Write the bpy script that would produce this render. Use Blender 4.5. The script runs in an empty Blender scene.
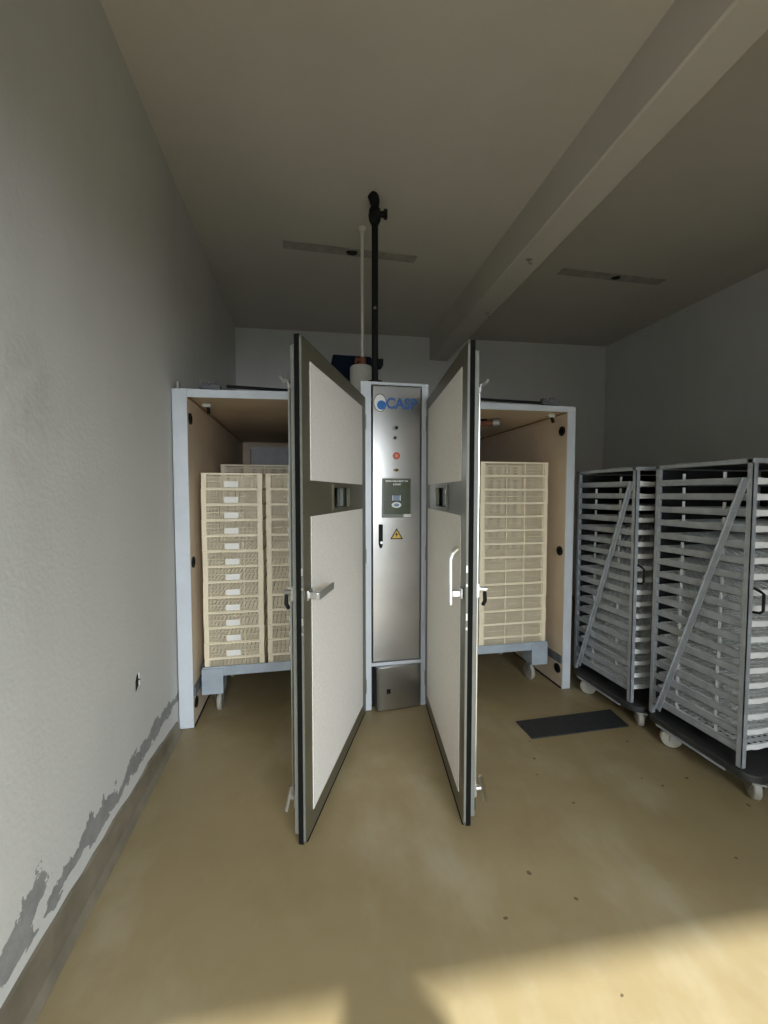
import bpy, bmesh, math, random
from mathutils import Vector, Matrix
random.seed(7)
SC = bpy.context.scene
COL = SC.collection
PI = math.pi

# ------------------------------------------------------------------ mesh builder
class MB:
    def __init__(self, M=None):
        self.bm = bmesh.new(); self.M = M or Matrix.Identity(4); self.mi = 0
    def _v(self, p): return self.bm.verts.new(self.M @ Vector(p))
    def face(self, vs):
        try:
            f = self.bm.faces.new(vs); f.material_index = self.mi; return f
        except ValueError: return None
    def box(self, x0, x1, y0, y1, z0, z1):
        v = [self._v((x, y, z)) for z in (z0, z1) for y in (y0, y1) for x in (x0, x1)]
        for q in ((0,2,3,1),(4,5,7,6),(0,1,5,4),(2,6,7,3),(0,4,6,2),(1,3,7,5)):
            self.face([v[i] for i in q])
        return self
    def hexa(self, lo, hi):            # lo, hi : four points each, same winding
        a = [self._v(p) for p in lo]; b = [self._v(p) for p in hi]
        self.face(a[::-1]); self.face(b)
        for i in range(4):
            j = (i+1) % 4; self.face([a[i], a[j], b[j], b[i]])
        return self
    def bar(self, p, q, w, h, up=(0,0,1)):   # rectangular bar from p to q
        p, q = Vector(p), Vector(q); d = (q-p).normalized(); up = Vector(up)
        s = d.cross(up)
        if s.length < 1e-4: s = d.cross(Vector((0,1,0)))
        s.normalize(); u = s.cross(d).normalized()
        o = [(-w/2,-h/2),(w/2,-h/2),(w/2,h/2),(-w/2,h/2)]
        return self.hexa([p+s*a+u*b for a,b in o], [q+s*a+u*b for a,b in o])
    def tube(self, pts, r, n=12, cap=True):
        pts = [Vector(p) for p in pts]; rings = []
        rr = r if isinstance(r, (list, tuple)) else [r]*len(pts)
        ref = Vector((0,0,1))
        if abs((pts[-1]-pts[0]).normalized().z) > .9: ref = Vector((1,0,0))
        for i, p in enumerate(pts):
            a = pts[max(i-1,0)]; b = pts[min(i+1,len(pts)-1)]
            d = (b-a).normalized(); s = d.cross(ref)
            if s.length < 1e-4: s = d.cross(Vector((0,1,0)))
            s.normalize(); u = s.cross(d)
            rings.append([self._v(p+(s*math.cos(t)+u*math.sin(t))*rr[i]) for t in [2*PI*k/n for k in range(n)]])
        for a, b in zip(rings, rings[1:]):
            for k in range(n): self.face([a[k], a[(k+1)%n], b[(k+1)%n], b[k]])
        if cap: self.face(rings[0][::-1]); self.face(rings[-1])
        return self
    def prism(self, pts, d):           # polygon (3d points) pushed along d
        d = Vector(d); a = [self._v(p) for p in pts]; b = [self._v(Vector(p)+d) for p in pts]
        n = len(a); self.face(a[::-1]); self.face(b)
        for i in range(n): self.face([a[i], a[(i+1)%n], b[(i+1)%n], b[i]])
        return self
    def disc(self, c, r, n, d, rz=None):   # noqa     # disc in x-z plane pushed along d
        rz = rz or r
        return self.prism([(c[0]+r*math.cos(2*PI*k/n), c[1], c[2]+rz*math.sin(2*PI*k/n)) for k in range(n)], d)
    def ring(self, c, r0, r1, d, n=40, kz=1):
        for k in range(n):
            a, b = 2*PI*k/n, 2*PI*(k+1)/n
            P = lambda r, t: (c[0]+r*math.cos(t), c[1], c[2]+r*kz*math.sin(t))
            self.prism([P(r0,a), P(r1,a), P(r1,b), P(r0,b)], d)
        bmesh.ops.remove_doubles(self.bm, verts=self.bm.verts, dist=1e-5)
        return self
    def build(self, name, mats, parent=None, bevel=0, smooth=False, loc=None, rot=None):
        bmesh.ops.recalc_face_normals(self.bm, faces=self.bm.faces)
        me = bpy.data.meshes.new(name); self.bm.to_mesh(me); self.bm.free()
        for m in (mats if isinstance(mats, (list, tuple)) else [mats]): me.materials.append(m)
        if smooth:
            for p in me.polygons: p.use_smooth = True
        o = bpy.data.objects.new(name, me); COL.objects.link(o)
        if parent: o.parent = parent
        if loc: o.location = loc
        if rot: o.rotation_euler = rot
        if bevel:
            b = o.modifiers.new('bevel', 'BEVEL'); b.width = bevel; b.segments = 2; b.limit_method = 'ANGLE'
        if smooth or bevel:
            for p in me.polygons: p.use_smooth = True
            try: me.set_sharp_from_angle(angle=math.radians(35))
            except Exception: pass
        return o

def tag(o, label=None, cat=None, group=None, kind=None):
    if label: o['label'] = label
    if cat: o['category'] = cat
    if group: o['group'] = group
    if kind: o['kind'] = kind
    return o
def empty(name, loc=(0,0,0), rz=0):
    o = bpy.data.objects.new(name, None); COL.objects.link(o)
    o.location = loc; o.rotation_euler = (0,0,rz); o.empty_display_size = .1
    return o
def copy_tree(o, parent=None):
    c = o.copy(); COL.objects.link(c)
    if parent: c.parent = parent
    for ch in list(o.children): copy_tree(ch, c)
    return c

# ------------------------------------------------------------------ materials
class NT:
    def __init__(self, name):
        self.m = bpy.data.materials.new(name); self.m.use_nodes = True
        self.t = self.m.node_tree; self.b = self.t.nodes['Principled BSDF']
    def n(self, typ, **kw):
        nd = self.t.nodes.new(typ)
        for k, v in kw.items():
            if k.startswith('i_'): nd.inputs[k[2:].replace('_', ' ')].default_value = v
            else: setattr(nd, k, v)
        return nd
    def l(self, a, b): self.t.links.new(a, b)
    def math(self, op, a, b=None, c=None, clamp=False):
        nd = self.n('ShaderNodeMath', operation=op); nd.use_clamp = clamp
        for i, v in enumerate((a, b, c)):
            if v is None: continue
            if isinstance(v, (int, float)): nd.inputs[i].default_value = v
            else: self.l(v, nd.inputs[i])
        return nd.outputs[0]
    def pos(self):
        g = self.n('ShaderNodeTexCoord'); return g.outputs['Object']
    def sep(self, v):
        s = self.n('ShaderNodeSeparateXYZ'); self.l(v, s.inputs[0]); return s.outputs
    def noise(self, scale, detail=4, rough=.55, vec=None, sc=None):
        nd = self.n('ShaderNodeTexNoise'); nd.inputs['Scale'].default_value = scale
        nd.inputs['Detail'].default_value = detail; nd.inputs['Roughness'].default_value = rough
        v = vec or self.pos()
        if sc:
            mp = self.n('ShaderNodeMapping'); mp.inputs['Scale'].default_value = sc
            self.l(v, mp.inputs[0]); v = mp.outputs[0]
        self.l(v, nd.inputs['Vector']); return nd.outputs['Fac']
    def ramp(self, fac, stops):
        r = self.n('ShaderNodeValToRGB'); e = r.color_ramp.elements
        while len(e) < len(stops): e.new(.5)
        for k, (p, c) in enumerate(stops):
            e[k].position = p; e[k].color = (*c, 1) if len(c) == 3 else c
        self.l(fac, r.inputs[0]); return r.outputs[0]
    def mix(self, f, a, b):
        nd = self.n('ShaderNodeMix', data_type='RGBA')
        for s, v in (('Factor', f),):
            if isinstance(v, (int, float)): nd.inputs[0].default_value = v
            else: self.l(v, nd.inputs[0])
        for i, v in ((6, a), (7, b)):
            if isinstance(v, tuple): nd.inputs[i].default_value = (*v, 1)
            else: self.l(v, nd.inputs[i])
        return nd.outputs[2]
    def bump(self, h, strength=.2, dist=.01):
        nd = self.n('ShaderNodeBump'); nd.inputs['Strength'].default_value = strength
        nd.inputs['Distance'].default_value = dist
        self.l(h, nd.inputs['Height']); self.l(nd.outputs[0], self.b.inputs['Normal'])
    def set(self, rough=None, metal=None, spec=None, **kw):
        if rough is not None: self.b.inputs['Roughness'].default_value = rough
        if metal is not None: self.b.inputs['Metallic'].default_value = metal
        if spec is not None: self.b.inputs['Specular IOR Level'].default_value = spec
        return self
    def col(self, c):
        if isinstance(c, tuple): self.b.inputs['Base Color'].default_value = (*c, 1)
        else: self.l(c, self.b.inputs['Base Color'])
        return self

def simple(name, c, rough=.5, metal=0, var=.08, scale=12, spec=.5, bump=0):
    """plain surface with a little uneven tone, as every real one has"""
    t = NT(name); f = t.noise(scale, 5)
    lo = tuple(max(0, x*(1-var)) for x in c); hi = tuple(min(1, x*(1+var)) for x in c)
    t.col(t.ramp(f, [(.3, lo), (.7, hi)])); t.set(rough, metal, spec)
    if bump: t.bump(t.noise(scale*12, 3), bump, .003)
    return t.m

def mat_wall(name, base, peel=False):
    t = NT(name); p = t.pos(); s = t.sep(p)
    big = t.noise(.9, 5); fine = t.noise(7, 6, .65)
    c = t.ramp(big, [(.3, tuple(x*.93 for x in base)), (.7, tuple(min(1, x*1.04) for x in base))])
    sm = t.ramp(fine, [(.60, (0,0,0)), (.78, (1,1,1))])
    c = t.mix(t.math('MULTIPLY', sm, .16), c, tuple(x*.6 for x in base))
    # trowel streaks running down
    st = t.noise(1, 4, .6, sc=(3.5, 3.5, .22))
    c = t.mix(t.math('MULTIPLY', t.ramp(st, [(.52,(0,0,0)),(.72,(1,1,1))]), .10), c, tuple(x*.68 for x in base))
    if peel:
        y, z = s[1], s[2]
        dy = t.math('MULTIPLY', t.math('SUBTRACT', y, 1.38), 4.5); dz = t.math('MULTIPLY', t.math('SUBTRACT', z, 1.77), 4.0)
        r2 = t.math('ADD', t.math('MULTIPLY', dy, dy), t.math('MULTIPLY', dz, dz))
        sp = t.math('MULTIPLY', t.math('SUBTRACT', 1.0, r2, clamp=True), t.ramp(t.noise(8, 6, .7), [(.42,(0,0,0)),(.62,(1,1,1))]))
        c = t.mix(t.math('MULTIPLY', sp, .32), c, (.34,.34,.33))
        n1 = t.noise(5.5, 7, .62); n2 = t.noise(9, 6, .6, sc=(1,1,1.7)); n3 = t.noise(1.4, 2)
        up = t.math('ADD', t.math('MULTIPLY', t.math('SUBTRACT', n1, .5), .52), t.math('MULTIPLY_ADD', t.math('SUBTRACT', n3, .5), .25, .285))
        lo = t.math('MULTIPLY_ADD', t.math('SUBTRACT', n2, .5), .16, .190)
        a = t.math('LESS_THAN', z, up); b = t.math('GREATER_THAN', z, lo)
        ed = t.math('MULTIPLY', a, b)
        gc = t.ramp(t.noise(14, 6), [(.3, (.20,.20,.195)), (.7, (.31,.31,.30))])
        c = t.mix(t.math('MULTIPLY', ed, .92), c, gc)
        t.bump(t.math('MULTIPLY_ADD', ed, -.8, t.noise(60, 4)), .35, .004)
    else:
        t.bump(t.noise(55, 4), .18, .004)
    t.col(c); t.set(.85, 0, .25); return t.m

def mat_floor():
    t = NT('resin_floor'); p = t.pos()
    c = t.ramp(t.noise(1.1, 6, .6), [(.25, (.265,.200,.096)), (.5, (.308,.238,.122)), (.75, (.36,.29,.16))])
    w = t.noise(1, 5, .62, sc=(1.7, .95, 1))
    c = t.mix(t.math('MULTIPLY', t.ramp(w, [(.50,(0,0,0)),(.72,(1,1,1))]), .36), c, (.56,.51,.38))
    st = t.noise(2.1, 6, .7)
    c = t.mix(t.math('MULTIPLY', t.ramp(st, [(.52,(0,0,0)),(.72,(1,1,1))]), .45), c, (.235,.165,.075))
    # dark specks, thicker on the right side of the room
    v = t.n('ShaderNodeTexVoronoi'); v.inputs['Scale'].default_value = 17
    t.l(p, v.inputs['Vector'])
    keep = t.sep(v.outputs['Color'])[0]
    sx = t.sep(p)[0]
    thr = t.math('MULTIPLY_ADD', sx, -.065, 1.065)
    dots = t.math('MULTIPLY', t.math('LESS_THAN', v.outputs['Distance'], t.math('MULTIPLY', t.noise(40, 2), .30)), t.math('GREATER_THAN', keep, thr))
    c = t.mix(t.math('MULTIPLY', dots, .75), c, (.05,.035,.015))
    t.col(c)
    t.l(t.ramp(t.noise(3, 5), [(.3,(.36,)*3),(.7,(.55,)*3)]), t.b.inputs['Roughness'])
    t.bump(t.noise(28, 4), .06, .004); t.set(None, 0, .45); return t.m

def mat_steel():
    t = NT('brushed_steel')
    g = t.noise(2.6, 5)
    t.col(t.ramp(g, [(.3,(.43,.42,.395)),(.7,(.53,.52,.495))]))
    t.l(t.ramp(t.noise(1.6, 3), [(.3,(.27,)*3),(.7,(.33,)*3)]), t.b.inputs['Roughness'])
    t.set(None, 1.0); return t.m

def mat_cream_panel():
    t = NT('speckled_panel'); f = t.noise(95, 3, .6)
    c = t.ramp(f, [(.35,(.72,.685,.62)),(.6,(.80,.77,.71))]); t.col(c); t.set(.55, 0, .35)
    t.bump(f, .06, .002); return t.m

def mat_cart():
    t = NT('galvanised_cart'); f = t.noise(16, 5); g = t.noise(55, 4)
    c = t.ramp(f, [(.3,(.32,.35,.38)),(.7,(.45,.485,.52))])
    c = t.mix(t.math('MULTIPLY', t.ramp(g, [(.58,(0,0,0)),(.75,(1,1,1))]), .35), c, (.22,.20,.17))
    t.col(c); t.set(.5, .35); return t.m

M = dict(
    wall=mat_wall('wall_plaster', (.62,.615,.58)),
    wall_peel=mat_wall('wall_plaster_peeling', (.64,.64,.61), True),
    ceil=mat_wall('ceiling_paint', (.58,.55,.485)),
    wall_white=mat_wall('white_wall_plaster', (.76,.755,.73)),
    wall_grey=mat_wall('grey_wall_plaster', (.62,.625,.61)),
    wall_dull=mat_wall('dull_wall_plaster', (.28,.28,.27)),
    floor=mat_floor(),
    skirt=simple('skirting_coat', (.20,.175,.125), .55, 0, .25, 6),
    patch=simple('bare_ceiling_strip', (.36,.335,.285), .9, 0, .2, 9),
    black=simple('black_plastic', (.007,.007,.007), .65, 0, .2, spec=.25),
    rubber=simple('black_rubber', (.006,.006,.006), .85, 0, .2, spec=.12),
    hole=simple('dark_recess', (.008,.008,.007), .9, 0, .2),
    frame=simple('pale_blue_aluminium', (.585,.62,.65), .4, .1, .05, 9),
    olive=simple('satin_door_frame', (.115,.106,.070), .36, .25, .10, 5),
    lip=simple('door_inner_lip', (.17,.175,.145), .5, .15, .08, 6),
    panel=mat_cream_panel(),
    beige=simple('beige_lining', (.64,.525,.385), .55, 0, .07, 3),
    band=simple('grey_bumper_strip', (.11,.115,.12), .6, 0, .1),
    clad=simple('cabinet_cladding', (.55,.57,.58), .45, .1, .05),
    steel=mat_steel(),
    chrome=simple('polished_metal', (.66,.66,.64), .28, 1.0, .04),
    alu=simple('dull_metal', (.36,.36,.34), .42, .7, .1),
    basket=simple('cream_plastic', (.84,.74,.535), .45, 0, .06, 8),
    label=simple('white_tag', (.86,.84,.78), .5, 0, .03),
    trolley=simple('blue_grey_paint', (.36,.41,.45), .5, .1, .12, 10),
    wheel=simple('cream_wheel', (.34,.32,.265), .5, 0, .12, 20),
    cart=mat_cart(),
    deck=simple('dark_platform', (.028,.028,.028), .55, 0, .35, 7),
    tray=simple('white_tray_plastic', (.84,.86,.86), .4, 0, .05, 10),
    mat=simple('dark_mat', (.022,.023,.024), .75, 0, .35, 40, bump=.4),
    navy=simple('navy_paint', (.005,.011,.022), .8, 0, .2, spec=.1),
    greybox=simple('grey_plastic', (.50,.49,.43), .5, 0, .08),
    pipe=simple('white_pipe', (.70,.67,.58), .45, 0, .06),
    brown=simple('rusty_brown', (.20,.065,.030), .6, 0, .4, 40),
    fan=simple('fan_housing', (.24,.245,.245), .5, .2, .1),
    blue=simple('logo_blue', (.02,.17,.52), .4, 0, .05),
    bluetxt=simple('letter_blue', (.05,.16,.46), .45, 0, .05),
    white=simple('sticker_white', (.86,.86,.84), .45, 0, .02),
    red=simple('button_red', (.62,.085,.03), .35, 0, .05),
    amber=simple('amber', (.28,.17,.05), .4, 0, .1),
    screen=simple('display_green', (.085,.10,.065), .25, 0, .12, 20),
    screenrim=simple('display_rim', (.20,.22,.19), .4, .1, .1),
    lcd=simple('display_blue', (.20,.27,.38), .3, 0, .1),
    yellow=simple('warning_yellow', (.72,.50,.10), .5, 0, .05),
    ground=simple('yard_concrete', (.075,.073,.068), .9, 0, .15, 2),
    skin=simple('skin', (.55,.36,.27), .5, 0, .05),
    jacket=simple('jacket_cloth', (.06,.075,.11), .85, 0, .15),
    trousers=simple('trouser_cloth', (.05,.05,.055), .85, 0, .15),
)
g = NT('clear_glass'); g.set(.03); g.b.inputs['Transmission Weight'].default_value = .0
tr = g.n('ShaderNodeBsdfTransparent'); tr.inputs[0].default_value = (.82,.86,.82,1)
gl = g.n('ShaderNodeBsdfGlossy'); gl.inputs['Roughness'].default_value = .03
mx = g.n('ShaderNodeMixShader'); mx.inputs[0].default_value = .35
g.l(tr.outputs[0], mx.inputs[1]); g.l(gl.outputs[0], mx.inputs[2])
g.l(mx.outputs[0], g.t.nodes['Material Output'].inputs[0]); M['glass'] = g.m

# ------------------------------------------------------------------ the room
W, YB, YR = 5.129, 5.276, -0.95
H0, H1 = 3.527, 3.654
def hc(x): return H0 + (H1-H0)*x/W
XL = -0.022
def struct(o): o['kind'] = 'structure'; return o
struct(MB().box(-.15, W+.15, YR-.12, YB+.15, -.12, 0).build('floor', M['floor']))
struct(MB().hexa([(-.15,YR-.12,hc(-.15)),(W+.15,YR-.12,hc(W+.15)),(W+.15,YB+.15,hc(W+.15)),(-.15,YB+.15,hc(-.15))],
                 [(-.15,YR-.12,hc(-.15)+.2),(W+.15,YR-.12,hc(W+.15)+.2),(W+.15,YB+.15,hc(W+.15)+.2),(-.15,YB+.15,hc(-.15)+.2)]).build('ceiling', M['ceil']))
# left wall, with the broken-out cable hole at y 2.10-2.15
hy0, hy1, hz0, hz1 = 2.098, 2.150, .556, .634
wl = MB()
for a in ((YR-.12, hy0, 0, 3.6), (hy1, YB+.15, 0, 3.6), (hy0, hy1, 0, hz0), (hy0, hy1, hz1, 3.6)):
    wl.box(XL-.15, XL, a[0], a[1], a[2], a[3])
struct(wl.build('wall_left', M['wall_peel']))
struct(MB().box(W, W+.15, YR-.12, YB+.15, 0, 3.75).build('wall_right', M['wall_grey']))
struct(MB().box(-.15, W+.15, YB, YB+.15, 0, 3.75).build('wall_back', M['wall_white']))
GX0, GX1, GZ = .02, 2.50, 2.195
rw = MB(); rw.box(-.15, GX0, YR-.12, YR, 0, 3.7); rw.box(GX1, W+.15, YR-.12, YR, 0, 3.75); rw.hexa([(GX0,YR-.12,GZ+.130),(GX1,YR-.12,GZ+.025),(GX1,YR,GZ+.025),(GX0,YR,GZ+.130)], [(GX0,YR-.12,3.7),(GX1,YR-.12,3.7),(GX1,YR,3.7),(GX0,YR,3.7)])
struct(rw.build('wall_rear', M['wall_dull']))
struct(MB().box(-9, 14, -14, YR-.12, -.12, -.005).build('ground', M['ground']))
struct(MB().box(-2.6, -2.2, -14, YR-.125, -.005, 6.5).build('sky_block_wall', M['wall_dull']))  # added unseen wall, blocks sky light from the left rear
# beam under the ceiling, running from front to back
bl0, bl1, br0, br1, bz = 2.26, 2.44, 2.465, 2.69, 3.285
struct(MB().hexa([(bl0,YR,bz),(br0,YR,bz),(br1,YB,bz),(bl1,YB,bz)],
                 [(bl0,YR,hc(2.3)+.05),(br0,YR,hc(2.3)+.05),(br1,YB,hc(2.3)+.05),(bl1,YB,hc(2.3)+.05)]).build('ceiling_beam', M['ceil'], bevel=.012))
for x, y, lab in ((2.472, 2.882, 'small metal hook under the ceiling beam, farther from the back wall'), (2.568, 3.801, 'small dark metal hook under the ceiling beam, nearer the back wall')):
    hk = empty('beam_hook', (x, y, bz)); tag(hk, lab, 'hook')
    MB().box(-.022, .022, -.012, .012, -.006, -.0005).build('plate', M['alu'], hk)
    MB().tube([(0,0,-.006),(0,0,-.028),(.012,0,-.036),(.022,0,-.026)], .0045, 8).build('hook', M['alu'], hk)
# coved skirting coat up the left wall
sk = MB(); n = 46; random.seed(3)
prev = None
for k in range(n+1):
    y = YR + (2.70-YR)*k/n
    h = max(.075, .150 - .028*max(0, y-1.2)) + random.uniform(-.008, .008)
    if y > 2.3: h -= .035*(y-2.3)/.4
    row = [(XL, y, h), (XL+.010, y, h-.004), (XL+.016, y, .03), (XL+.034, y, 0.002), (XL, y, .002)]
    vs = [sk._v(p) for p in row]
    if prev:
        for i in range(5): sk.face([prev[i], prev[(i+1)%5], vs[(i+1)%5], vs[i]])
    else: sk.face(vs)
    prev = vs
sk.face(prev[::-1])
struct(sk.build('baseboard_left', M['skirt']))

# broken cable hole
oc = empty('outlet_recess', (XL, 2.124, .595))
tag(oc, 'small ragged black socket hole broken into the left wall above the skirting', 'wall socket hole')
MB().box(-.048, -.006, -.0257, .0257, -.0388, .0388).build('back_box', M['hole'], oc)
r = MB()
r.prism([(-.003,-.0262,.039), (-.003,-.0262,.010), (-.003,-.006,.039)], (.0025, 0, 0)); r.build('broken_edge', M['wall'], oc)
MB().prism([(-.003,.0262,-.039), (-.003,-.008,-.039), (-.003,.0262,-.018)], (.0025, 0, 0)).build('broken_edge', M['wall'], oc)
MB().tube([(-.04,.0,.0),(-.015,.006,.004),(.006,.016,.008)], .003, 6).build('wire_end', M['black'], oc)

# bare strips left on the ceiling by removed lamp battens, cable hole in the middle
def strip(x0, y0, x1, y1, hx, hy, label):
    o = empty('ceiling_strip', ((x0+x1)/2, (y0+y1)/2, hc((x0+x1)/2)))
    ang = math.atan2(y1-y0, x1-x0); o.rotation_euler = (0, -math.atan((H1-H0)/W), ang)
    L = math.hypot(x1-x0, y1-y0)
    MB().box(-L/2, L/2, -.053, .053, -.004, .001).build('bare_strip', M['patch'], o)
    px = (hx-(x0+x1)/2)*math.cos(ang)+(hy-(y0+y1)/2)*math.sin(ang)
    m = MB(); pts = []
    for k in range(11):
        t = 2*PI*k/11; q = random.uniform(.8, 1.2)
        pts.append((px+.044*q*math.cos(t), .032*q*math.sin(t), -.004))
    m.prism(pts, (0,0,-.004)).build('cable_hole', M['hole'], o)
    tag(o, label, 'ceiling mark', 'bare batten strips on the ceiling')
strip(.63, 3.495, 1.765, 3.545, 1.200, 3.504, 'pale bare strip with dark cable hole on the ceiling above the black pipe')
strip(3.173, 3.525, 4.34, 3.557, 3.789, 3.561, 'dim bare strip with dark cable hole on the ceiling beyond the beam')

# ------------------------------------------------------------------ incubator cabinet
YI, XR, ZT, YE = 2.7286, 2.785, 2.158, 5.16
inc = empty('incubator', (1.39, 3.8, 0))
tag(inc, 'large two-chamber egg incubator with open cream panelled doors and steel control column', 'incubator')
OFF = Matrix.Translation((-1.39, -3.8, 0))
def IB(): return MB(OFF)
def part(mb, name, mat, parent=inc, **k): return mb.build(name, mat, parent, **k)
# shell
part(IB().box(0.002, .045, YI+.03, YE, .004, ZT), 'side_panel', M['clad'])
part(IB().box(XR-.04, XR, YI+.03, YE, .004, ZT), 'side_panel', M['clad'])
part(IB().box(0.002, XR, YI+.03, YE, 2.142, ZT+.01), 'roof_panel', M['clad'])
part(IB().box(0.002, XR, YE, YE+.05, .004, ZT), 'back_panel', M['clad'])
# beige lining: two chambers
lin = []
def lining(x0, x1):
    m = IB()
    m.box(x0-.024, x0, YI+.009, YE-.05, .004, 2.118)
    l = part(m, 'wall_lining', M['beige'])
    part(IB().box(x1, x1+.024, YI+.009, YE-.05, .004, 2.118), 'wall_lining', M['beige'])
    part(IB().box(x0-.024, x1+.024, YI+.009, YE-.05, 2.122, 2.14), 'ceiling_lining', M['beige'])
    part(IB().box(x0-.024, x1+.024, YE-.048, YE-.001, .004, 2.14), 'rear_lining', M['beige'])
    for a, d in ((x0, .006), (x1-.006, .006)):
        part(IB().box(a, a+.006, YI+.012, YE-.06, .004, .014), 'floor_seal', M['rubber'])
    for a in (x0, x1-.004):
        part(IB().box(a, a+.004, YI+.012, YE-.06, 2.108, 2.118), 'corner_joint', M['amber'])
    return l
LX0, LX1, RX0, RX1 = .072, 1.165, 1.632, 2.718
l1 = lining(LX0, LX1); l2 = lining(RX0, RX1)
# bumper strips and round ports on the outer side of each chamber
part(IB().box(LX0, LX0+.012, YI+.012, YE-.1, .205, .265), 'bumper_strip', M['band'])
part(IB().box(RX1-.012, RX1, YI+.012, YE-.1, .200, .260), 'bumper_strip', M['band'])
for x, s in ((LX0, 1), (RX1, -1)):
    for z in (1.985, 1.068, .145):
        m = IB(); c = (x, YI+.062, z)
        m.tube([c, (x+s*.007, c[1], z)], .036, 24)
        o = part(m, 'lock_port', M['black'])
        part(IB().tube([(x+s*.007, c[1], z), (x+s*.010, c[1], z)], .018, 16), 'port_cap', M['rubber'], o)
# front frame: jambs and headers
part(IB().box(-.014, LX0, YI, YI+.008, .004, ZT).box(-.014, .045, YI+.008, YI+.030, .004, ZT), 'door_jamb', M['frame'], bevel=.0015)
part(IB().box(RX1, XR, YI, YI+.008, .004, ZT).box(XR-.038, XR, YI+.008, YI+.030, .004, ZT), 'door_jamb', M['frame'], bevel=.0015)
part(IB().hexa([(.0725,YI,2.108),(1.168,YI,2.128),(1.168,YI+.008,2.128),(.0725,YI+.008,2.108)],
               [(.0725,YI,ZT),(1.168,YI,ZT+.024),(1.168,YI+.008,ZT+.024),(.0725,YI+.008,ZT)]), 'door_header', M['frame'], bevel=.002)
part(IB().hexa([(1.628,YI,2.110),(RX1-.0005,YI,2.118),(RX1-.0005,YI+.008,2.118),(1.628,YI+.008,2.110)],
               [(1.628,YI,ZT+.004),(RX1-.0005,YI,ZT),(RX1-.0005,YI+.008,ZT),(1.628,YI+.008,ZT+.004)]), 'door_header', M['frame'], bevel=.002)
# closer rods lying on top of each header
def closer(x0, x1, xb, z):
    o = part(IB().tube([(x0, YI+.045, z+.008), (x1, YI+.045, z-.002)], .010, 10), 'closer_rod', M['black'])
    m = IB(); m.box(xb-.055, xb+.055, YI+.02, YI+.075, z-.018, z+.006); m.tube([(xb-.03,YI+.03,z+.003),(xb-.005,YI+.03,z+.028),(xb+.03,YI+.03,z+.022)], .009, 8)
    m.box(xb-.075, xb-.05, YI+.02, YI+.06, z-.014, z+.030)
    part(m, 'rod_bracket', M['band'], o)
closer(.30, .80, .21, 2.188)
closer(1.70, 2.52, 2.60, 2.188)
part(IB().box(.012,.026,YI+.01,YI+.05,ZT,ZT+.045), 'corner_tab', M['alu'])
# small sensors under the ceiling lining
for x, y in ((.135, 2.98), (2.662, 2.86)):
    s = part(IB().box(x-.028, x+.028, y-.02, y+.02, 2.098, 2.1215), 'ceiling_sensor', M['greybox'], bevel=.004)
    part(IB().tube([(x+.008, y-.004, 2.098), (x+.014, y-.012, 2.058)], .012, 12), 'probe', M['black'], s)
# spray pipe under the lining of the right chamber
sp = part(IB().tube([(1.95, 3.30, 2.085), (2.30, 3.10, 2.085)], .022, 12), 'spray_pipe', M['brown'])
part(IB().tube([(2.30,3.10,2.085),(2.345,3.075,2.085)], .034, 14), 'nozzle', M['alu'], sp)
part(IB().tube([(2.20,3.157,2.085),(2.205,3.15,2.115),(2.25,3.13,2.118),(2.262,3.12,2.09)], .012, 8), 'hose_loop', M['black'], sp)
# fan housing across the back of each chamber
for a, b in ((LX0+.19, LX1-.02), (RX0+.02, RX1-.19)):
    f = part(IB().box(a, b, 4.22, 4.60, .35, 1.965), 'fan_housing', M['fan'], bevel=.008)
    part(IB().box(a-.004, b+.004, 4.205, 4.222, 1.945, 1.972), 'top_trim', M['fan'], f)

# control column
CX0, CX1, CZ = 1.157, 1.628, 2.262
c = IB()
c.box(CX0, 1.228, YI-.012, YI+.042, .004, CZ); c.box(1.582, CX1, YI-.012, YI+.042, .004, CZ)
c.box(1.228, 1.582, YI-.012, YI+.042, 2.243, CZ); c.box(1.228, 1.582, YI-.012, YI+.042, .312, .336)
c.box(1.228, 1.582, YI+.040, YI+.042, .004, 2.243)
part(IB().box(LX1+.0245, RX0-.0245, YI+.043, YE-.05, .004, 2.140), 'middle_partition', M['clad'])
col = part(c, 'control_column', M['frame'], bevel=.002)
part(IB().box(1.2285, 1.5815, YI+.030, YI+.039, .338, 2.242).box(1.2285, 1.5815, YI+.030, YI+.039, .006, .311), 'shadow_gap', M['hole'], col)
sd = part(IB().box(1.2365, 1.5735, YI-.016, YI+.022, .345, 2.236), 'steel_door', M['steel'], bevel=.004)
lc = part(MB(Matrix.Translation((0,0,0))).box(-.318, 0, -.020, .010, .0, .303).box(-.318, -.300, -.020, .045, .0, .303),
          'access_cover', M['steel'], bevel=.003, loc=(1.574-1.39, YI-.003-3.8, .008), rot=(0, 0, math.radians(4.5)))
MB().box(-.247, -.221, -.026, -.018, .118, .148).build('square_lock', M['black'], lc)
FY = YI-.0165
def plate(mb, name, mat, **k): return part(mb, name, mat, sd, **k)
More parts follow.
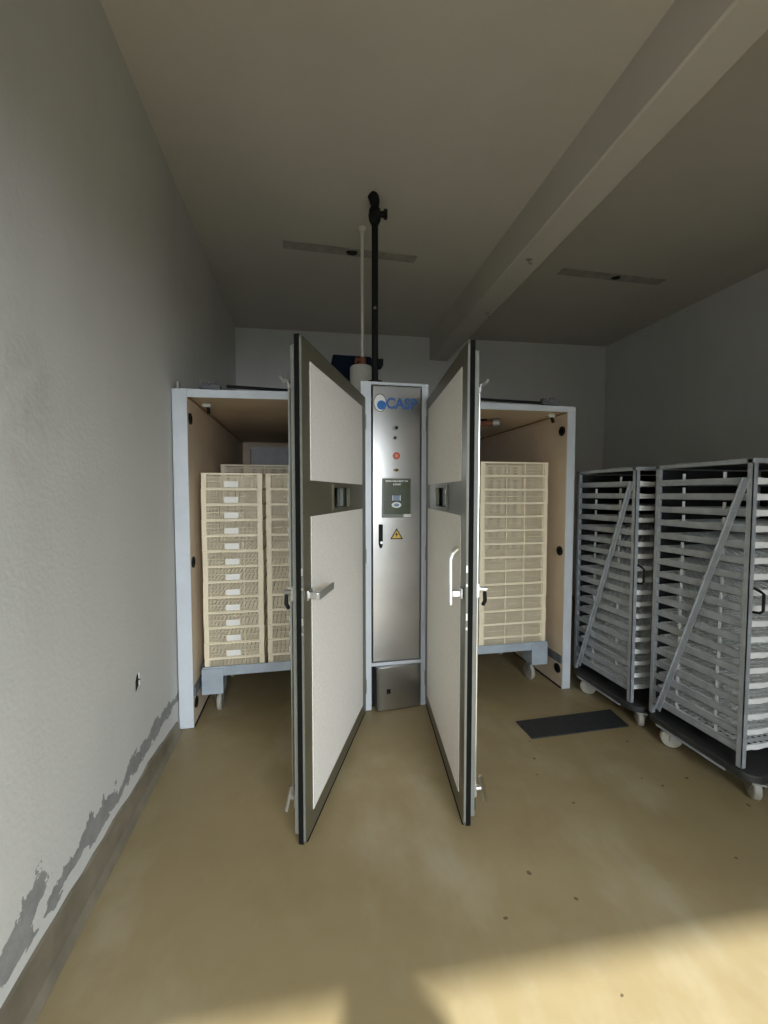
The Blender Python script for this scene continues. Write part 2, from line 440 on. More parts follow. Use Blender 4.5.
# badge
def text_mesh(s, size, x, z, y, name, mat, parent, bold=0, depth=.0012, sx=1, align='CENTER'):
    cu = bpy.data.curves.new(name, 'FONT'); cu.body = s; cu.size = size; cu.align_x = align; cu.align_y = 'CENTER'
    cu.extrude = depth/2; cu.offset = bold; cu.resolution_u = 4
    tmp = bpy.data.objects.new('tmp', cu); COL.objects.link(tmp)
    dg = bpy.context.evaluated_depsgraph_get(); me = bpy.data.meshes.new_from_object(tmp.evaluated_get(dg))
    bpy.data.objects.remove(tmp); bpy.data.curves.remove(cu)
    me.transform(Matrix.Rotation(PI/2, 4, 'X') @ Matrix.Scale(sx, 4, (1,0,0)))
    me.materials.clear(); me.materials.append(mat); me.name = name
    o = bpy.data.objects.new(name, me); COL.objects.link(o); o.parent = parent
    o.location = (x-1.39, y-3.8, z); return o
plate(IB().disc((1.288, FY, 2.121), .040, 40, (0,-.0008,0), .056), 'badge_disc', M['white'])
plate(IB().ring((1.288, FY, 2.121), .0395, .0435, (0,-.0016,0), 40, 1.40), 'badge_ring', M['band'])
plate(IB().disc((1.298, FY-.0008, 2.106), .031, 32, (0,-.0014,0)), 'badge_dot', M['blue'])
text_mesh('CASP', .100, 1.436, 2.117, FY-.0012, 'badge_lettering', M['bluetxt'], sd, bold=.0030, depth=.003, sx=.92)
# key locks, red button, lamp
k = plate(IB().disc((1.393, FY, 1.956), .020, 20, (0,-.010,0)), 'key_switch', M['alu']); part(IB().disc((1.399, FY-.010, 1.956), .011, 14, (0,-.006,0)), 'key_slot', M['black'], k)
k = plate(IB().disc((1.393, FY, 1.889), .016, 18, (0,-.006,0)), 'indicator_lamp', M['alu']); part(IB().disc((1.391, FY-.006, 1.889), .009, 14, (0,-.003,0)), 'lamp_lens', M['black'], k)
k = plate(IB().ring((1.400, FY, 1.767), .014, .024, (0,-.014,0), 24), 'red_button', M['red']); part(IB().disc((1.400, FY, 1.767), .014, 20, (0,-.010,0)), 'button_centre', simple('button_pale', (.75,.30,.16), .4), k)
k = plate(IB().disc((1.400, FY, 1.671), .012, 18, (0,-.008,0)).box(1.380,1.420,FY-.003,FY,1.664,1.678), 'selector_knob', M['amber']); part(IB().disc((1.402, FY-.008, 1.669), .007, 12, (0,-.006,0)), 'knob_tip', M['black'], k)
# touch display
d = plate(IB().box(1.300, 1.505, FY-.010, FY, 1.345, 1.615), 'display_unit', M['screenrim'], bevel=.002)
part(IB().box(1.309, 1.496, FY-.0112, FY-.0098, 1.368, 1.608), 'display_glass', M['screen'], d)
SY = FY-.0114
part(IB().box(1.376, 1.424, SY-.0008, SY, 1.463, 1.497), 'display_picture', M['lcd'], d)
part(IB().box(1.371, 1.376, SY-.001, SY, 1.462, 1.498).box(1.424, 1.429, SY-.001, SY, 1.462, 1.498), 'display_bars', M['white'], d)
part(IB().disc((1.400, SY, 1.432), .034, 32, (0,-.0008,0), .020), 'display_oval', M['white'], d)
part(IB().disc((1.400, SY-.0008, 1.432), .019, 28, (0,-.0006,0), .011), 'oval_core', M['lcd'], d)
text_mesh('TEMPERATURE-HUMIDITY STEP', .0135, 1.402, 1.594, SY, 'display_heading', M['white'], d, bold=.0006, depth=.0008, sx=.85)
text_mesh('& START', .0150, 1.405, 1.572, SY, 'display_heading', M['white'], d, bold=.0006, depth=.0008)
part(IB().box(1.450, 1.503, FY-.012, FY-.010, 1.349, 1.369), 'white_sticker', M['white'], d)
# swing handle
h = plate(IB().box(1.278, 1.306, FY-.014, FY, 1.160, 1.300), 'swing_handle', M['black'], bevel=.004)
part(IB().prism([(1.280,FY-.012,1.160),(1.304,FY-.012,1.160),(1.300,FY-.012,1.142),(1.290,FY-.012,1.136),(1.283,FY-.012,1.145)], (0,.010,0)), 'handle_tip', M['black'], h)
part(IB().disc((1.295, FY-.014, 1.176), .0095, 16, (0,-.004,0)), 'lock_barrel', M['chrome'], h)
# warning triangle
TX, TZ = 1.404, 1.222
def tri(s, y, dy, mat, name):
    return plate(IB().prism([(TX-.045*s, y, TZ-.026*s), (TX+.045*s, y, TZ-.026*s), (TX, y, TZ+.050*s)], (0,dy,0)), name, mat)
tri(1.0, FY, -.0008, M['black'], 'warning_border'); tri(.74, FY-.0008, -.0008, M['yellow'], 'warning_sign')
plate(IB().prism([(TX+.002,FY-.0017,TZ+.024),(TX-.012,FY-.0017,TZ+.002),(TX-.001,FY-.0017,TZ+.004),(TX-.006,FY-.0017,TZ-.013),(TX+.011,FY-.0017,TZ+.010),(TX+.001,FY-.0017,TZ+.009)], (0,-.0006,0)), 'warning_bolt', M['black'])

# doors, standing open: A = hinge, B = free edge of the outer face
def door(A, B, z0, z1, right):
    A, B = Vector((*A, 0)), Vector((*B, 0)); u = (B-A).normalized(); Wd = (B-A).length
    n = Vector((-u.y, u.x, 0))
    if n.x*(1 if right else -1) < 0: n = -n          # towards the inner face
    Mx = OFF @ Matrix(((u.x,n.x,0,A.x),(u.y,n.y,0,A.y),(0,0,1,0),(0,0,0,1)))
    def D(): return MB(Mx)
    ws0, ws1, wz0, wz1 = .415, .700, 1.438, 1.542
    T = .014
    m = D(); m.box(0, Wd, .002, T, z0, wz0); m.box(0, Wd, .002, T, wz1, z1); m.box(0, ws0, .002, T, wz0, wz1); m.box(ws1, Wd, .002, T, wz0, wz1)
    dr = part(m, 'door', M['olive'])
    # gasket all round, a little proud of the outer skin's edges, then the inner leaf
    g = D(); e = .004
    g.box(.01, Wd-.004+e*1.5, T, T+.021, z0-.008, z0+.05); g.box(.01, Wd-.004+e*1.5, T, T+.021, z1-.05, z1+.006)
    g.box(.01, .06, T, T+.021, z0+.05, z1-.05); g.box(Wd-.05, Wd-.004+e*1.5, T, T+.021, z0+.05, z1-.05)
    part(g, 'gasket', M['rubber'], dr)
    s = D().box(.02, Wd-.02, .002, T-.002, max(.001, z0-.020), z0); part(s, 'bottom_seal', M['rubber'], dr)
    m = D(); a0, a1 = .012, Wd-.006
    lz0, lz1 = z0+.03, z1-.035
    m.box(a0, a1, T+.021, T+.040, lz0, wz0); m.box(a0, a1, T+.021, T+.040, wz1, lz1); m.box(a0, ws0, T+.021, T+.040, wz0, wz1); m.box(ws1, a1, T+.021, T+.040, wz0, wz1)
    part(m, 'inner_leaf', M['lip'], dr)
    m = D(); m.box(.07, Wd-.08, T+.040, T+.043, lz0+.06, wz0-.03); m.box(.07, Wd-.08, T+.040, T+.043, wz1+.03, lz1-.06)
    part(m, 'inner_panel', M['panel'], dr)
    # cream panels in the outer face
    part(D().box(.098, Wd-.085, -.001, .002, 1.568, z1-.080), 'cream_panel', M['panel'], dr)
    part(D().box(.098, Wd-.085, -.001, .002, z0+.085, 1.412), 'cream_panel', M['panel'], dr)
    w = .014; m = D()
    m.box(ws0-w, ws1+w, -.006, .002, wz1, wz1+w); m.box(ws0-w, ws1+w, -.006, .002, wz0-w, wz0); m.box(ws0-w, ws0, -.006, .002, wz0, wz1); m.box(ws1, ws1+w, -.006, .002, wz0, wz1)
    part(m, 'window_frame', M['olive'], dr)
    part(D().box(ws0, ws1, .052, .055, wz0, wz1), 'window_pane', M['glass'], dr)
    # bright edge trim down the free edge
    part(D().box(Wd, Wd+.002, .0035, .012, z0+.01, z1-.01), 'edge_trim', M['lip'], dr)
    m = D()
    for z in (1.20, 1.12, .99, .93): m.box(Wd+.0025, Wd+.006, .004, .011, z-.03 if z in (1.20, .99) else z-.012, z)
    part(m, 'keeper_plate', M['chrome'], dr)
    # hinges
    for z in (z0+.16, (z0+z1)/2, z1-.16):
        part(D().tube([(-.010,.006,z-.05),(-.010,.006,z+.05)], .010, 12), 'hinge', M['alu'], dr)
    # latch rod with levers on the inner face
    ti = T+.040; sr = Wd-.055; rs = .016 if right else .028
    m = D(); m.tube([(sr, ti+rs, .16), (sr, ti+rs, 1.965)], .006, 10)
    rod = part(m, 'latch_rod', M['chrome'], dr)
    part(D().tube([(sr,ti+rs,1.955),(sr,ti+rs+.004,1.985),(sr-.01,ti+rs+.029,1.992),(sr-.012,ti+rs+.042,2.012)], .010, 10).box(sr-.014, sr+.014, ti, ti+.02, 1.95, 1.972), 'rod_hook', M['alu'], rod)
    part(D().box(sr-.02, sr+.02, ti, ti+.020, 1.05, 1.11).tube([(sr,ti+.014,1.085),(sr,ti+.058,1.082)], .011, 10), 'release_lever', M['chrome'], rod)
    part(D().tube([(sr,ti+.050,1.078),(sr,ti+.052,1.03),(sr-.01,ti+.046,1.010)], .009, 8), 'lever_tail', M['black'], rod)
    m = D(); m.box(sr-.02, sr+.02, ti, ti+.018, .135, .195)
    part(m, 'rod_guide', M['alu'], rod)
    m = D().bar((sr-.005, ti+.040, .215), (sr+.008, ti+.060, .105), .018, .011); m.tube([(sr,ti+.012,.165),(sr,ti+.040,.165)], .012, 10)
    part(m, 'rod_catch', M['chrome'], rod)
    part(D().tube([(sr,ti+.010,.11),(sr,ti+.010,.062)], .008, 8), 'rod_foot', M['rubber'], rod)
    # outer handle
    if not right:
        m = D(); m.box(Wd-.070, Wd-.020, -.010, 0, 1.059, 1.103); m.box(Wd-.065, Wd-.030, -.050, -.008, 1.066, 1.094)
        hd = part(m, 'door_handle', M['chrome'], dr, bevel=.002)
        part(D().bar((Wd-.032, -.054, 1.080), (Wd-.225, -.052, 1.082), .008, .030), 'handle_grip', M['alu'], hd)
    else:
        m = D(); m.box(Wd-.068, Wd-.030, -.010, 0, 1.046, 1.092); m.box(Wd-.078, Wd-.042, -.046, -.008, 1.052, 1.080)
        hd = part(m, 'door_handle', M['chrome'], dr, bevel=.002)
        m = D(); q = [(Wd-.062,-.050,1.015),(Wd-.062,-.052,1.215),(Wd-.060,-.042,1.250),(Wd-.052,-.022,1.272)]
        for a, b in zip(q, q[1:]): m.bar(a, b, .030, .009, up=(0,1,0))
        part(m, 'handle_grip', M['chrome'], hd)
    return dr
door((1.190, 2.712), (.777, 1.700), .014, 2.152, False)
door((1.612, 2.712), (1.460, 1.637), .040, 2.152, True)

# ------------------------------------------------------------------ on the cabinet roof
ZR = ZT+.0105
o = empty('motor_box', (1.17, 3.42, ZR)); tag(o, 'dark navy metal box on the incubator roof behind the black pipe', 'motor box')
MB().box(-.155, .155, -.12, .12, .05, .452).build('housing', M['navy'], o, bevel=.008)
MB().box(-.175, -.13, -.12, .12, 0, .05).box(.13, .175, -.12, .12, 0, .05).build('foot_rail', M['black'], o)
MB().box(.155, .26, -.10, .02, .395, .447).build('side_duct', M['black'], o)
o = empty('water_tank', (1.228, 3.195, ZR)); tag(o, 'pale grey upright tank on the incubator roof under the thin white pipe', 'tank')
MB().tube([(0,0,0),(0,0,.005),(0,0,.318),(0,0,.332)], [.085,.088,.088,.080], 28).build('tank_body', M['greybox'], o, bevel=.002)
MB().tube([(.0,-.082,.155),(.0,-.094,.155)], .020, 14).build('drain_plug', M['black'], o)
MB().tube([(.055,-.060,.18),(.055,-.074,.18)], .008, 8).build('level_screw', M['black'], o)
o = empty('white_pipe', (1.239, 3.195, ZR+.334)); tag(o, 'thin white pipe rising from the grey tank to the ceiling', 'pipe')
zt = hc(1.24)-(ZR+.334)
MB().tube([(0,0,.05),(0,0,zt-.012)], .0125, 14).build('tube', M['pipe'], o, smooth=True)
MB().tube([(0,0,zt-.030),(0,0,zt-.001)], [.020,.034], 18).build('ceiling_collar', M['pipe'], o)
MB().tube([(0,0,.0),(0,0,.03),(0,0,.07)], [.020,.030,.026], 16).tube([(-.012,0,.035),(-.050,-.01,.055),(-.052,-.012,.02)], .013, 8).build('brown_fitting', M['brown'], o)
o = empty('black_pipe', (1.275, 2.834, ZR)); tag(o, 'thick black pipe with a valve standing from cabinet roof to ceiling', 'pipe')
zt = hc(1.285)-ZR
MB().tube([(0,0,.10),(0,0,zt-.16)], .0225, 18).build('tube', M['black'], o, smooth=True)
MB().tube([(0,0,0.095),(0,0,.100),(0,0,.125),(0,0,.13)], [.045,.052,.052,.03], 20).box(-.05,.05,-.04,.04,.0,.095).build('roof_flange', M['black'], o)
v = MB().tube([(0,0,zt-.20),(0,0,zt-.17),(0,0,zt-.14),(0,0,zt-.10),(0,0,zt-.08)], [.026,.040,.044,.038,.026], 18).build('valve', M['black'], o, smooth=True)
MB().tube([(.03,-.01,zt-.135),(.075,-.02,zt-.135)], .020, 12).tube([(.070,-.02,zt-.165),(.072,-.02,zt-.105)], .014, 10).build('valve_handle', M['black'], v)
MB().tube([(0,0,zt-.085),(0,0,zt-.05),(-.005,-.0,zt-.025),(-.02,0,zt-.001)], [.027,.034,.036,.034], 16).build('ceiling_elbow', M['black'], o, smooth=True)
MB().tube([(-.004,-.02,.62),(-.004,-.028,.62)], .010, 8).build('clip', M['alu'], o)

# ------------------------------------------------------------------ hatching baskets
BW, BL, BH = .388, .565, .1045      # short side, long side, height
def make_basket():
    m = MB(); w, l, h = BW/2, BL/2, BH-.0006
    def wall(P, n, L, longside):     # P(s, t, z): s along the side, t inwards
        def bx(s0, s1, z0, z1, t0=0, t1=.005):
            q = [P(s0,t0,z0),P(s1,t0,z0),P(s1,t1,z0),P(s0,t1,z0)]; r = [P(s0,t0,z1),P(s1,t0,z1),P(s1,t1,z1),P(s0,t1,z1)]
            m.hexa(q, r)
        bx(-L, L, h-.010, h, -.002, .010)                 # top rim
        bx(-L, L, 0, .0055)                               # bottom rim
        bx(-L, -L+.031, .0055, h-.010, -.001, .006); bx(L-.031, L, .0055, h-.010, -.001, .006)   # corner posts
        bx(-L+.026, L-.026, .047, .050, .0005, .0045)
        for z in (.024, .074): bx(-L+.026, L-.026, z, z+.0018, .0022, .0045)
        cols = (-.24*L, .30*L) if longside else (-.18*L, .36*L)
        for s in cols: bx(s-.0045, s+.0045, .0055, h-.010, -.003, .005) if longside else bx(s-.0025, s+.0025, .0055, h-.010, -.001, .005)
        if longside:
            for s in (-L+.038, L-.040): bx(s-.002, s+.002, .0055, h-.010, -.0005, .005)
        k = int(2*(L-.026)/.0088)
        for i in range(1, k):
            s = -L+.026+2*(L-.026)*i/k
            bx(s-.0018, s+.0018, .0055, h-.010, .0020, .0040)
    wall(lambda s,t,z: (s, -l+t, z), 0, w, False); wall(lambda s,t,z: (s, l-t, z), 0, w, False)
    wall(lambda s,t,z: (-w+t, s, z), 0, l, True); wall(lambda s,t,z: (w-t, s, z), 0, l, True)
    for i in range(1, 30):
        y = -l+2*l*i/30; m.box(-w+.004, w-.004, y-.0035, y+.0035, .001, .004)
    for i in range(1, 14):
        x = -w+2*w*i/14; m.box(x-.003, x+.003, -l+.004, l-.004, .0005, .0035)
    b = m.build('hatching_basket', M['basket'])
    MB().box(-.050, .040, -l-.0035, -l+.0018, .010, .049).build('label_tag', M['label'], b)
    return b
ORD = ['topmost', 'second from the top', 'third from the top', 'fourth from the top', 'fifth from the top', 'sixth from the top', 'seventh from the top',
       'eighth from the top', 'ninth from the top', 'tenth from the top', 'eleventh from the top', 'twelfth from the top', 'thirteenth from the top', 'fourteenth from the top',
       'fifteenth from the top', 'sixteenth from the top', 'seventeenth from the top', 'lowest']
proto = make_basket(); used = [False]
def stack(cx, cy, n, rz, where, group, z0=.289):
    for i in range(n):
        b = proto if not used[0] else copy_tree(proto); used[0] = True
        b.location = (cx+random.uniform(-.0015,.0015), cy+random.uniform(-.0015,.0015), z0+BH*i); b.rotation_euler = (0,0,rz)
        k = n-1-i; word = 'lowest' if i == 0 else ORD[k]
        tag(b, 'cream basket, %s %s' % (word, where), 'basket', group)
FYS = 2.872
stack(.306, FYS+BL/2, 13, 0, 'of the labelled stack by the left jamb', 'baskets stacked by the left jamb')
stack(.720, FYS+BL/2, 13, 0, 'of the labelled stack half hidden by the left door', 'baskets half hidden by the left door')
stack(2.375, FYS+BW/2, 14, -PI/2, 'of the three-column stack in the right chamber', 'baskets in the right chamber')
stack(1.88, FYS+BL/2, 14, 0, 'of the stack hidden behind the right door', 'baskets hidden behind the right door')
stack(.392, 3.56+BW/2, 14, PI/2, 'of the rear stack in the left chamber', 'baskets at the rear of the left chamber')

# ------------------------------------------------------------------ basket trolleys
def caster(parent, x, y, z, r=.065, mat=None, ang=0, w=.032):
    mat = mat or M['wheel']
    m = MB(Matrix.Translation((x, y, 0)) @ Matrix.Rotation(ang, 4, 'Z'))
    m.box(-.032, .032, -.035, .035, z-.008, z)
    for s in (-1, 1):
        m.prism([(s*(w/2+.006), -.030, z-.008), (s*(w/2+.006), .030, z-.008), (s*(w/2+.006), .045, r-.012), (s*(w/2+.006), .020, r-.016)], (s*.004, 0, 0))
    f = m.build('caster', M['alu'], parent)
    m = MB(Matrix.Translation((x, y, 0)) @ Matrix.Rotation(ang, 4, 'Z')); o = (0, .030, r+.001)
    m.tube([(-w/2, o[1], o[2]), (-w/2+.005, o[1], o[2]), (w/2-.005, o[1], o[2]), (w/2, o[1], o[2])], [r-.007, r, r, r-.007], 28)
    wh = m.build('wheel', mat, f)
    return f
def trolley(x0, x1, y0, y1, label, boxside):
    t = empty('basket_trolley', ((x0+x1)/2, (y0+y1)/2, 0)); tag(t, label, 'trolley', 'basket trolleys in the incubator')
    X0, X1, Y0, Y1 = x0-(x0+x1)/2, x1-(x0+x1)/2, y0-(y0+y1)/2, y1-(y0+y1)/2
    m = MB()
    m.box(X0, X1, Y0, Y0+.006, .290, .342); m.box(X0, X1, Y1-.006, Y1, .290, .342); m.box(X0, X0+.006, Y0, Y1, .290, .342); m.box(X1-.006, X1, Y0, Y1, .290, .342)
    m.build('edge_rail', M['trolley'], t, bevel=.0015)
    MB().box(X0+.006, X1-.006, Y0+.006, Y1-.006, .275, .288).build('deck', M['trolley'], t)
    for cx in (X0+.068, X1-.068):
        for cy in (Y0+.060, Y1-.060):
            b = MB().box(cx-.068, cx+.068, cy-.060, cy+.060, .158, .274)
            if cy < 0: b.box(cx-.068, cx+.068, Y0-.006, Y0-.0005, .158, .330)
            b.build('corner_box', M['trolley'], t)
            s = 1 if cx > 0 else -1
            caster(t, cx+(.030 if cx < 0 else -.030), cy+.005, .158, .066)
    return t
trolley(.096, 1.10, 2.852, 3.49, 'blue-grey basket trolley with white casters in the left chamber', 0)
trolley(1.665, 2.665, 2.852, 3.49, 'blue-grey basket trolley with white casters in the right chamber', 1)
trolley(.096, 1.10, 3.54, 4.18, 'blue-grey basket trolley behind the front one in the left chamber', 0)

# ------------------------------------------------------------------ egg tray carts
ZS0, DZ, NS = 1.572, .0785, 18
TL, TD = .500, .690                 # tray length (y), depth (x)
def make_tray(posts):
    m = MB(); a, b = TD/2, TL/2
    m.box(-a, a, -b+.003, -b+.006, 0, .030); m.box(-a, a, b-.006, b, 0, .030); m.box(-a, -a+.004, -b, b, .004, .030); m.box(a-.004, a, -b, b, .004, .030)
    nx, ny = 18, 13
    for i in range(1, nx):
        x = -a+2*a*i/nx; m.box(x-.0075, x+.0075, -b+.004, b-.004, .022, .027)
    for j in range(1, ny):
        y = -b+2*b*j/ny; m.box(-a+.004, a-.004, y-.0075, y+.0075, .0225, .0275)
    for i in range(nx):               # cup rims hanging under the openings
        for j in range(ny):
            x = -a+2*a*(i+.5)/nx; y = -b+2*b*(j+.5)/ny
            m.box(x-.0085, x+.0085, y-.0085, y+.0085, .003, .006)
    # wavy front lip
    n = 36; top = [(-a+2*a*k/n, -b-.004, .031+.003*math.cos(2*PI*k/9)) for k in range(n+1)]
    bot = [(-a+2*a*k/n, -b-.004, .006+.005*math.cos(2*PI*k/9)) for k in range(n+1)]
    for k in range(n):
        m.prism([bot[k], bot[k+1], top[k+1], top[k]], (0, .006, 0))
    for y, on in ((-.11, posts & 1), (.12, posts & 2)):
        if on: m.box(-a-.004, -a+.004, y-.006, y+.006, .026, .066)
    return m.build('egg_tray', M['tray'])
tp = [make_tray(k) for k in (0, 1, 2, 3)]
tused = [False]*4
def make_cart(X, Y0, where, label, pattern, L=.562):
    # X, Y0: outer corner of the near-left post; the long side runs away along +y, the end faces -y
    Dp = .760
    o = empty('tray_cart', (X+Dp/2, Y0+L/2, 0)); tag(o, label, 'cart', 'metal egg tray carts by the right wall')
    x0, x1, y0, y1 = -Dp/2, Dp/2, -L/2, L/2
    PW, PT = .027, .004
    for sx, x in ((1, x0), (-1, x1)):
        for sy, y in ((1, y0), (-1, y1)):
            m = MB()
            m.box(min(x, x+sx*PT), max(x, x+sx*PT), min(y, y+sy*PW), max(y, y+sy*PW), .152, 1.657)
            m.box(min(x, x+sx*PW), max(x, x+sx*PW), min(y, y+sy*PT), max(y, y+sy*PT), .152, 1.657)
            m.box(min(x+sx*PT, x+sx*.024), max(x+sx*PT, x+sx*.024), min(y+sy*PT, y+sy*.024), max(y+sy*PT, y+sy*.024), .152, 1.657)
            m.build('post', M['cart'], o)
    for i in range(NS):
        z = ZS0-DZ*i
        for s, x in ((1, x0+.006), (-1, x1-.012)):
            m = MB(); m.box(min(x, x+s*.003), max(x, x+s*.003), y0+.004, y1-.004, z-.018, z+.018); m.box(min(x, x+s*.028), max(x, x+s*.028), y0+.004, y1-.004, z-.018, z-.0155)
            m.build('tray_rail', M['cart'], o)
    m = MB()
    m.box(x0-.004, x1+.004, y0-.004, y0+.030, 1.6575, 1.681); m.box(x0-.004, x1+.004, y1-.030, y1+.004, 1.6575, 1.681)
    m.box(x0-.004, x0+.030, y0, y1, 1.6575, 1.681); m.box(x1-.030, x1+.004, y0, y1, 1.6575, 1.681)
    m.build('top_frame', M['cart'], o, bevel=.003)
    MB().box(x0+.031, x1-.031, y0+.031, y1-.031, 1.660, 1.666).build('top_sheet', M['deck'], o)  # dark lid added so the gap below the top frame stays black
    MB().box(x1-.0045, x1-.0025, y0+.032, y1-.032, .160, 1.652).build('shade_sheet', M['deck'], o)  # added dark sheet standing in for the shade inside the cart
    MB().box(x0+.032, x1-.032, y1-.0035, y1-.0015, .160, 1.652).build('shade_sheet', M['deck'], o)  # likewise added across the far end to darken the inside
    m = MB(); p, q = Vector((x0-.006, y0+.028, 1.585)), Vector((x0-.006, y1-.070, .195)); dd = (q-p).normalized(); nn = Vector((0, -dd.z, dd.y))
    m.hexa([p+nn*.015, p-nn*.015, p-nn*.015+Vector((.005,0,0)), p+nn*.015+Vector((.005,0,0))], [q+nn*.015, q-nn*.015, q-nn*.015+Vector((.005,0,0)), q+nn*.015+Vector((.005,0,0))])
    m.hexa([p+nn*.015, p+nn*.011, p+nn*.011-Vector((.010,0,0)), p+nn*.015-Vector((.010,0,0))], [q+nn*.015, q+nn*.011, q+nn*.011-Vector((.010,0,0)), q+nn*.015-Vector((.010,0,0))])
    m.build('diagonal_brace', M['cart'], o)
    hz = .99
    MB().tube([(x0+.030, y0-.002, hz+.062), (x0+.030, y0-.030, hz+.052), (x0+.040, y0-.038, hz+.040), (x0+.040, y0-.038, hz-.040), (x0+.030, y0-.030, hz-.052), (x0+.030, y0-.002, hz-.055)], .0065, 8).build('pull_handle', M['black'], o)
    # dark platform with rounded corners
    pts = []; e, rr = .022, .07
    for (cx, cy, a0) in ((x1+e-rr, y1+.01-rr, 0), (x0-e+rr, y1+.01-rr, 90), (x0-e+rr, y0-.065+rr, 180), (x1+e-rr, y0-.065+rr, 270)):
        for k in range(7):
            t = math.radians(a0+15*k); pts.append((cx+rr*math.cos(t), cy+rr*math.sin(t), .112))
    d = MB().prism(pts, (0,0,.039)).build('platform', M['deck'], o, bevel=.006)
    MB().box(x0-e-.004, x0-e+.004, y0+.06, y1-.08, .106, .118).build('bumper_lip', M['cart'], d)
    for cx, ang in ((x0+.055, .25), (x1-.06, -.2)):
        for cy, a2 in ((y0-.032, -1.0), (y1-.150, .9)):
            caster(o, cx, cy, .1115, .055, M['wheel'], ang+a2*(.8 if cx < 0 else -.4), .036)
    for i in range(NS):
        z = ZS0-DZ*i-.0150
        k = random.choice(pattern)
        t = tp[k] if not tused[k] else copy_tree(tp[k]); tused[k] = True
        t.location = (X+Dp/2, Y0+L/2-.005+random.uniform(-.003, .003), z)
        tag(t, 'white perforated egg tray, %s in %s' % ('lowest' if i == NS-1 else ORD[i], where), 'egg tray', 'egg trays in ' + where)
    return o
make_cart(2.886, 1.560, 'the cart with the near right post', 'grey metal tray cart at the front, nearer the camera, on dark wheeled platform', (3,3,1,2,3), .548)
make_cart(2.845, 2.212, 'the cart beside the incubator', 'grey metal tray cart standing right beside the incubator on dark wheeled platform', (3,1,2,0,3))

# mat on the floor
mt = MB().hexa([(2.142,2.202,.001),(2.835,2.202,.001),(2.865,2.400,.001),(2.140,2.392,.001)], [(2.142,2.202,.007),(2.835,2.202,.007),(2.865,2.400,.007),(2.140,2.392,.007)]).build('floor_mat', M['mat'], bevel=.001)
tag(mt, 'dark grey rectangular mat on the floor between right door and carts', 'mat')

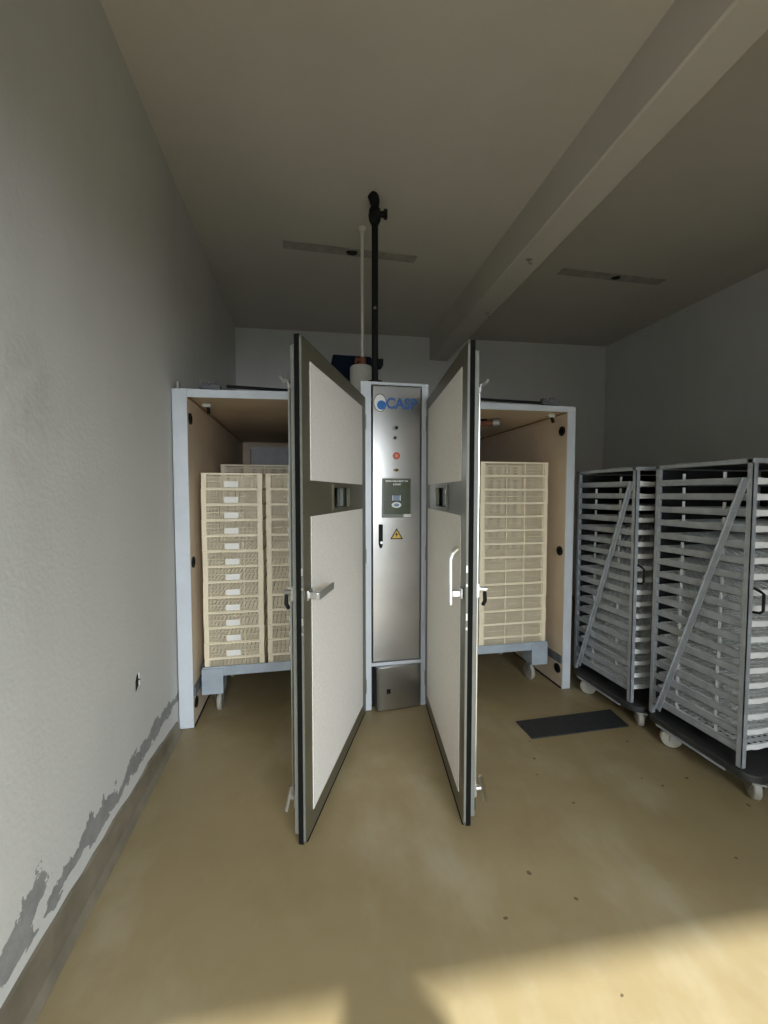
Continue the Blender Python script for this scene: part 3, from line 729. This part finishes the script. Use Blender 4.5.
# ------------------------------------------------------------------ the photographer, standing in the gateway behind the camera
def person():
    P = Vector((.80, -.36, 0))
    pts = [(0,0,.96),(0,.0,1.14),(0,.0,1.30),(0,.01,1.43),(0,.02,1.53),(0,.035,1.60),(0,.045,1.68),(0,.04,1.76)]
    rad = [.135,.125,.125,.088,.062,.075,.088,.062]
    ed = [(i,i+1) for i in range(7)]
    def add(chain, rs, root):
        i0 = root
        for p, r in zip(chain, rs):
            pts.append(p); rad.append(r); ed.append((i0, len(pts)-1)); i0 = len(pts)-1
        return i0
    for s in (-1, 1):
        add([(s*.095,0,.88),(s*.10,.015,.50),(s*.10,-.01,.10),(s*.105,.12,.035)], [.095,.065,.045,.038], 0)
        w = add([(s*.13,.0,1.42),(s*.145,.06,1.13),(s*.070,.235,1.32),(s*.072,.285,1.37)], [.062,.046,.034,.027], 3)
        for k in range(4):
            add([(s*(.083-.004*k),.300,1.395+.022*k-.02),(s*(.060),.322,1.408+.022*k-.02),(s*.045,.318,1.412+.022*k-.02)], [.010,.009,.008], w)
        add([(s*.085,.285,1.405),(s*.062,.290,1.425)], [.011,.009], w)
    me = bpy.data.meshes.new('person'); me.from_pydata([Vector(p) for p in pts], ed, [])
    o = bpy.data.objects.new('person', me); COL.objects.link(o); o.location = P
    sk = o.modifiers.new('skin', 'SKIN'); sk.use_smooth_shade = True
    for v, r in zip(me.skin_vertices[0].data, rad): v.radius = (r, r)
    me.skin_vertices[0].data[0].use_root = True
    ss = o.modifiers.new('sub', 'SUBSURF'); ss.levels = 2; ss.render_levels = 2
    me.materials.append(M['jacket'])
    tag(o, 'person in dark jacket standing in the gateway holding up a phone', 'person')
    ph = MB().box(-.038, .038, -.0085, 0, -.078, .078).build('mobile_phone', M['black'], bevel=.004, loc=(.778, -.022, 1.455), rot=(0, 0, math.radians(-11)))
    tag(ph, 'black phone held upright in front of the person in the gateway', 'phone')
person()

# ------------------------------------------------------------------ camera
F, PITCH, YAW = 405.0, math.radians(2.651), math.radians(11.206)
cam = bpy.data.cameras.new('camera'); co = bpy.data.objects.new('camera', cam); COL.objects.link(co)
cam.sensor_fit = 'HORIZONTAL'; cam.sensor_width = 36; cam.lens = F/768*36; cam.clip_start = .02; cam.clip_end = 60
co.location = (.778, 0, 1.5123); co.rotation_mode = 'XYZ'
co.rotation_euler = (PI/2-PITCH, 0, -YAW)
SC.camera = co

# ------------------------------------------------------------------ daylight
w = bpy.data.worlds.new('sky'); SC.world = w; w.use_nodes = True
bg = w.node_tree.nodes['Background']; bg.inputs[0].default_value = (.86, .93, 1.0, 1); bg.inputs[1].default_value = 4.6
sun = bpy.data.lights.new('sun', 'SUN'); so = bpy.data.objects.new('sun', sun); COL.objects.link(so)
sun.energy = 3.8; sun.angle = math.radians(1.7); sun.color = (.95, .98, 1)
so.rotation_euler = Vector((.148, 1, -1.048)).to_track_quat('-Z', 'Y').to_euler()
so.location = (0, -6, 6)
pl = bpy.data.lights.new('gateway_portal', 'AREA'); po = bpy.data.objects.new('gateway_portal', pl); COL.objects.link(po)
pl.shape = 'RECTANGLE'; pl.size = GX1-GX0; pl.size_y = GZ; pl.cycles.is_portal = True
po.location = ((GX0+GX1)/2, YR-.13, GZ/2); po.rotation_euler = (PI/2, 0, 0)
po.rotation_euler = Vector((0, 1, 0)).to_track_quat('-Z', 'Z').to_euler()

SC.view_settings.view_transform = 'Standard'; SC.view_settings.look = 'None'
SC.view_settings.gamma = 1; SC.view_settings.use_curve_mapping = False
SC.view_settings.exposure = 1.25
try:
    SC.cycles.use_denoising = True; SC.cycles.max_bounces = 10; SC.cycles.diffuse_bounces = 8; SC.cycles.sample_clamp_indirect = 8
except Exception: pass
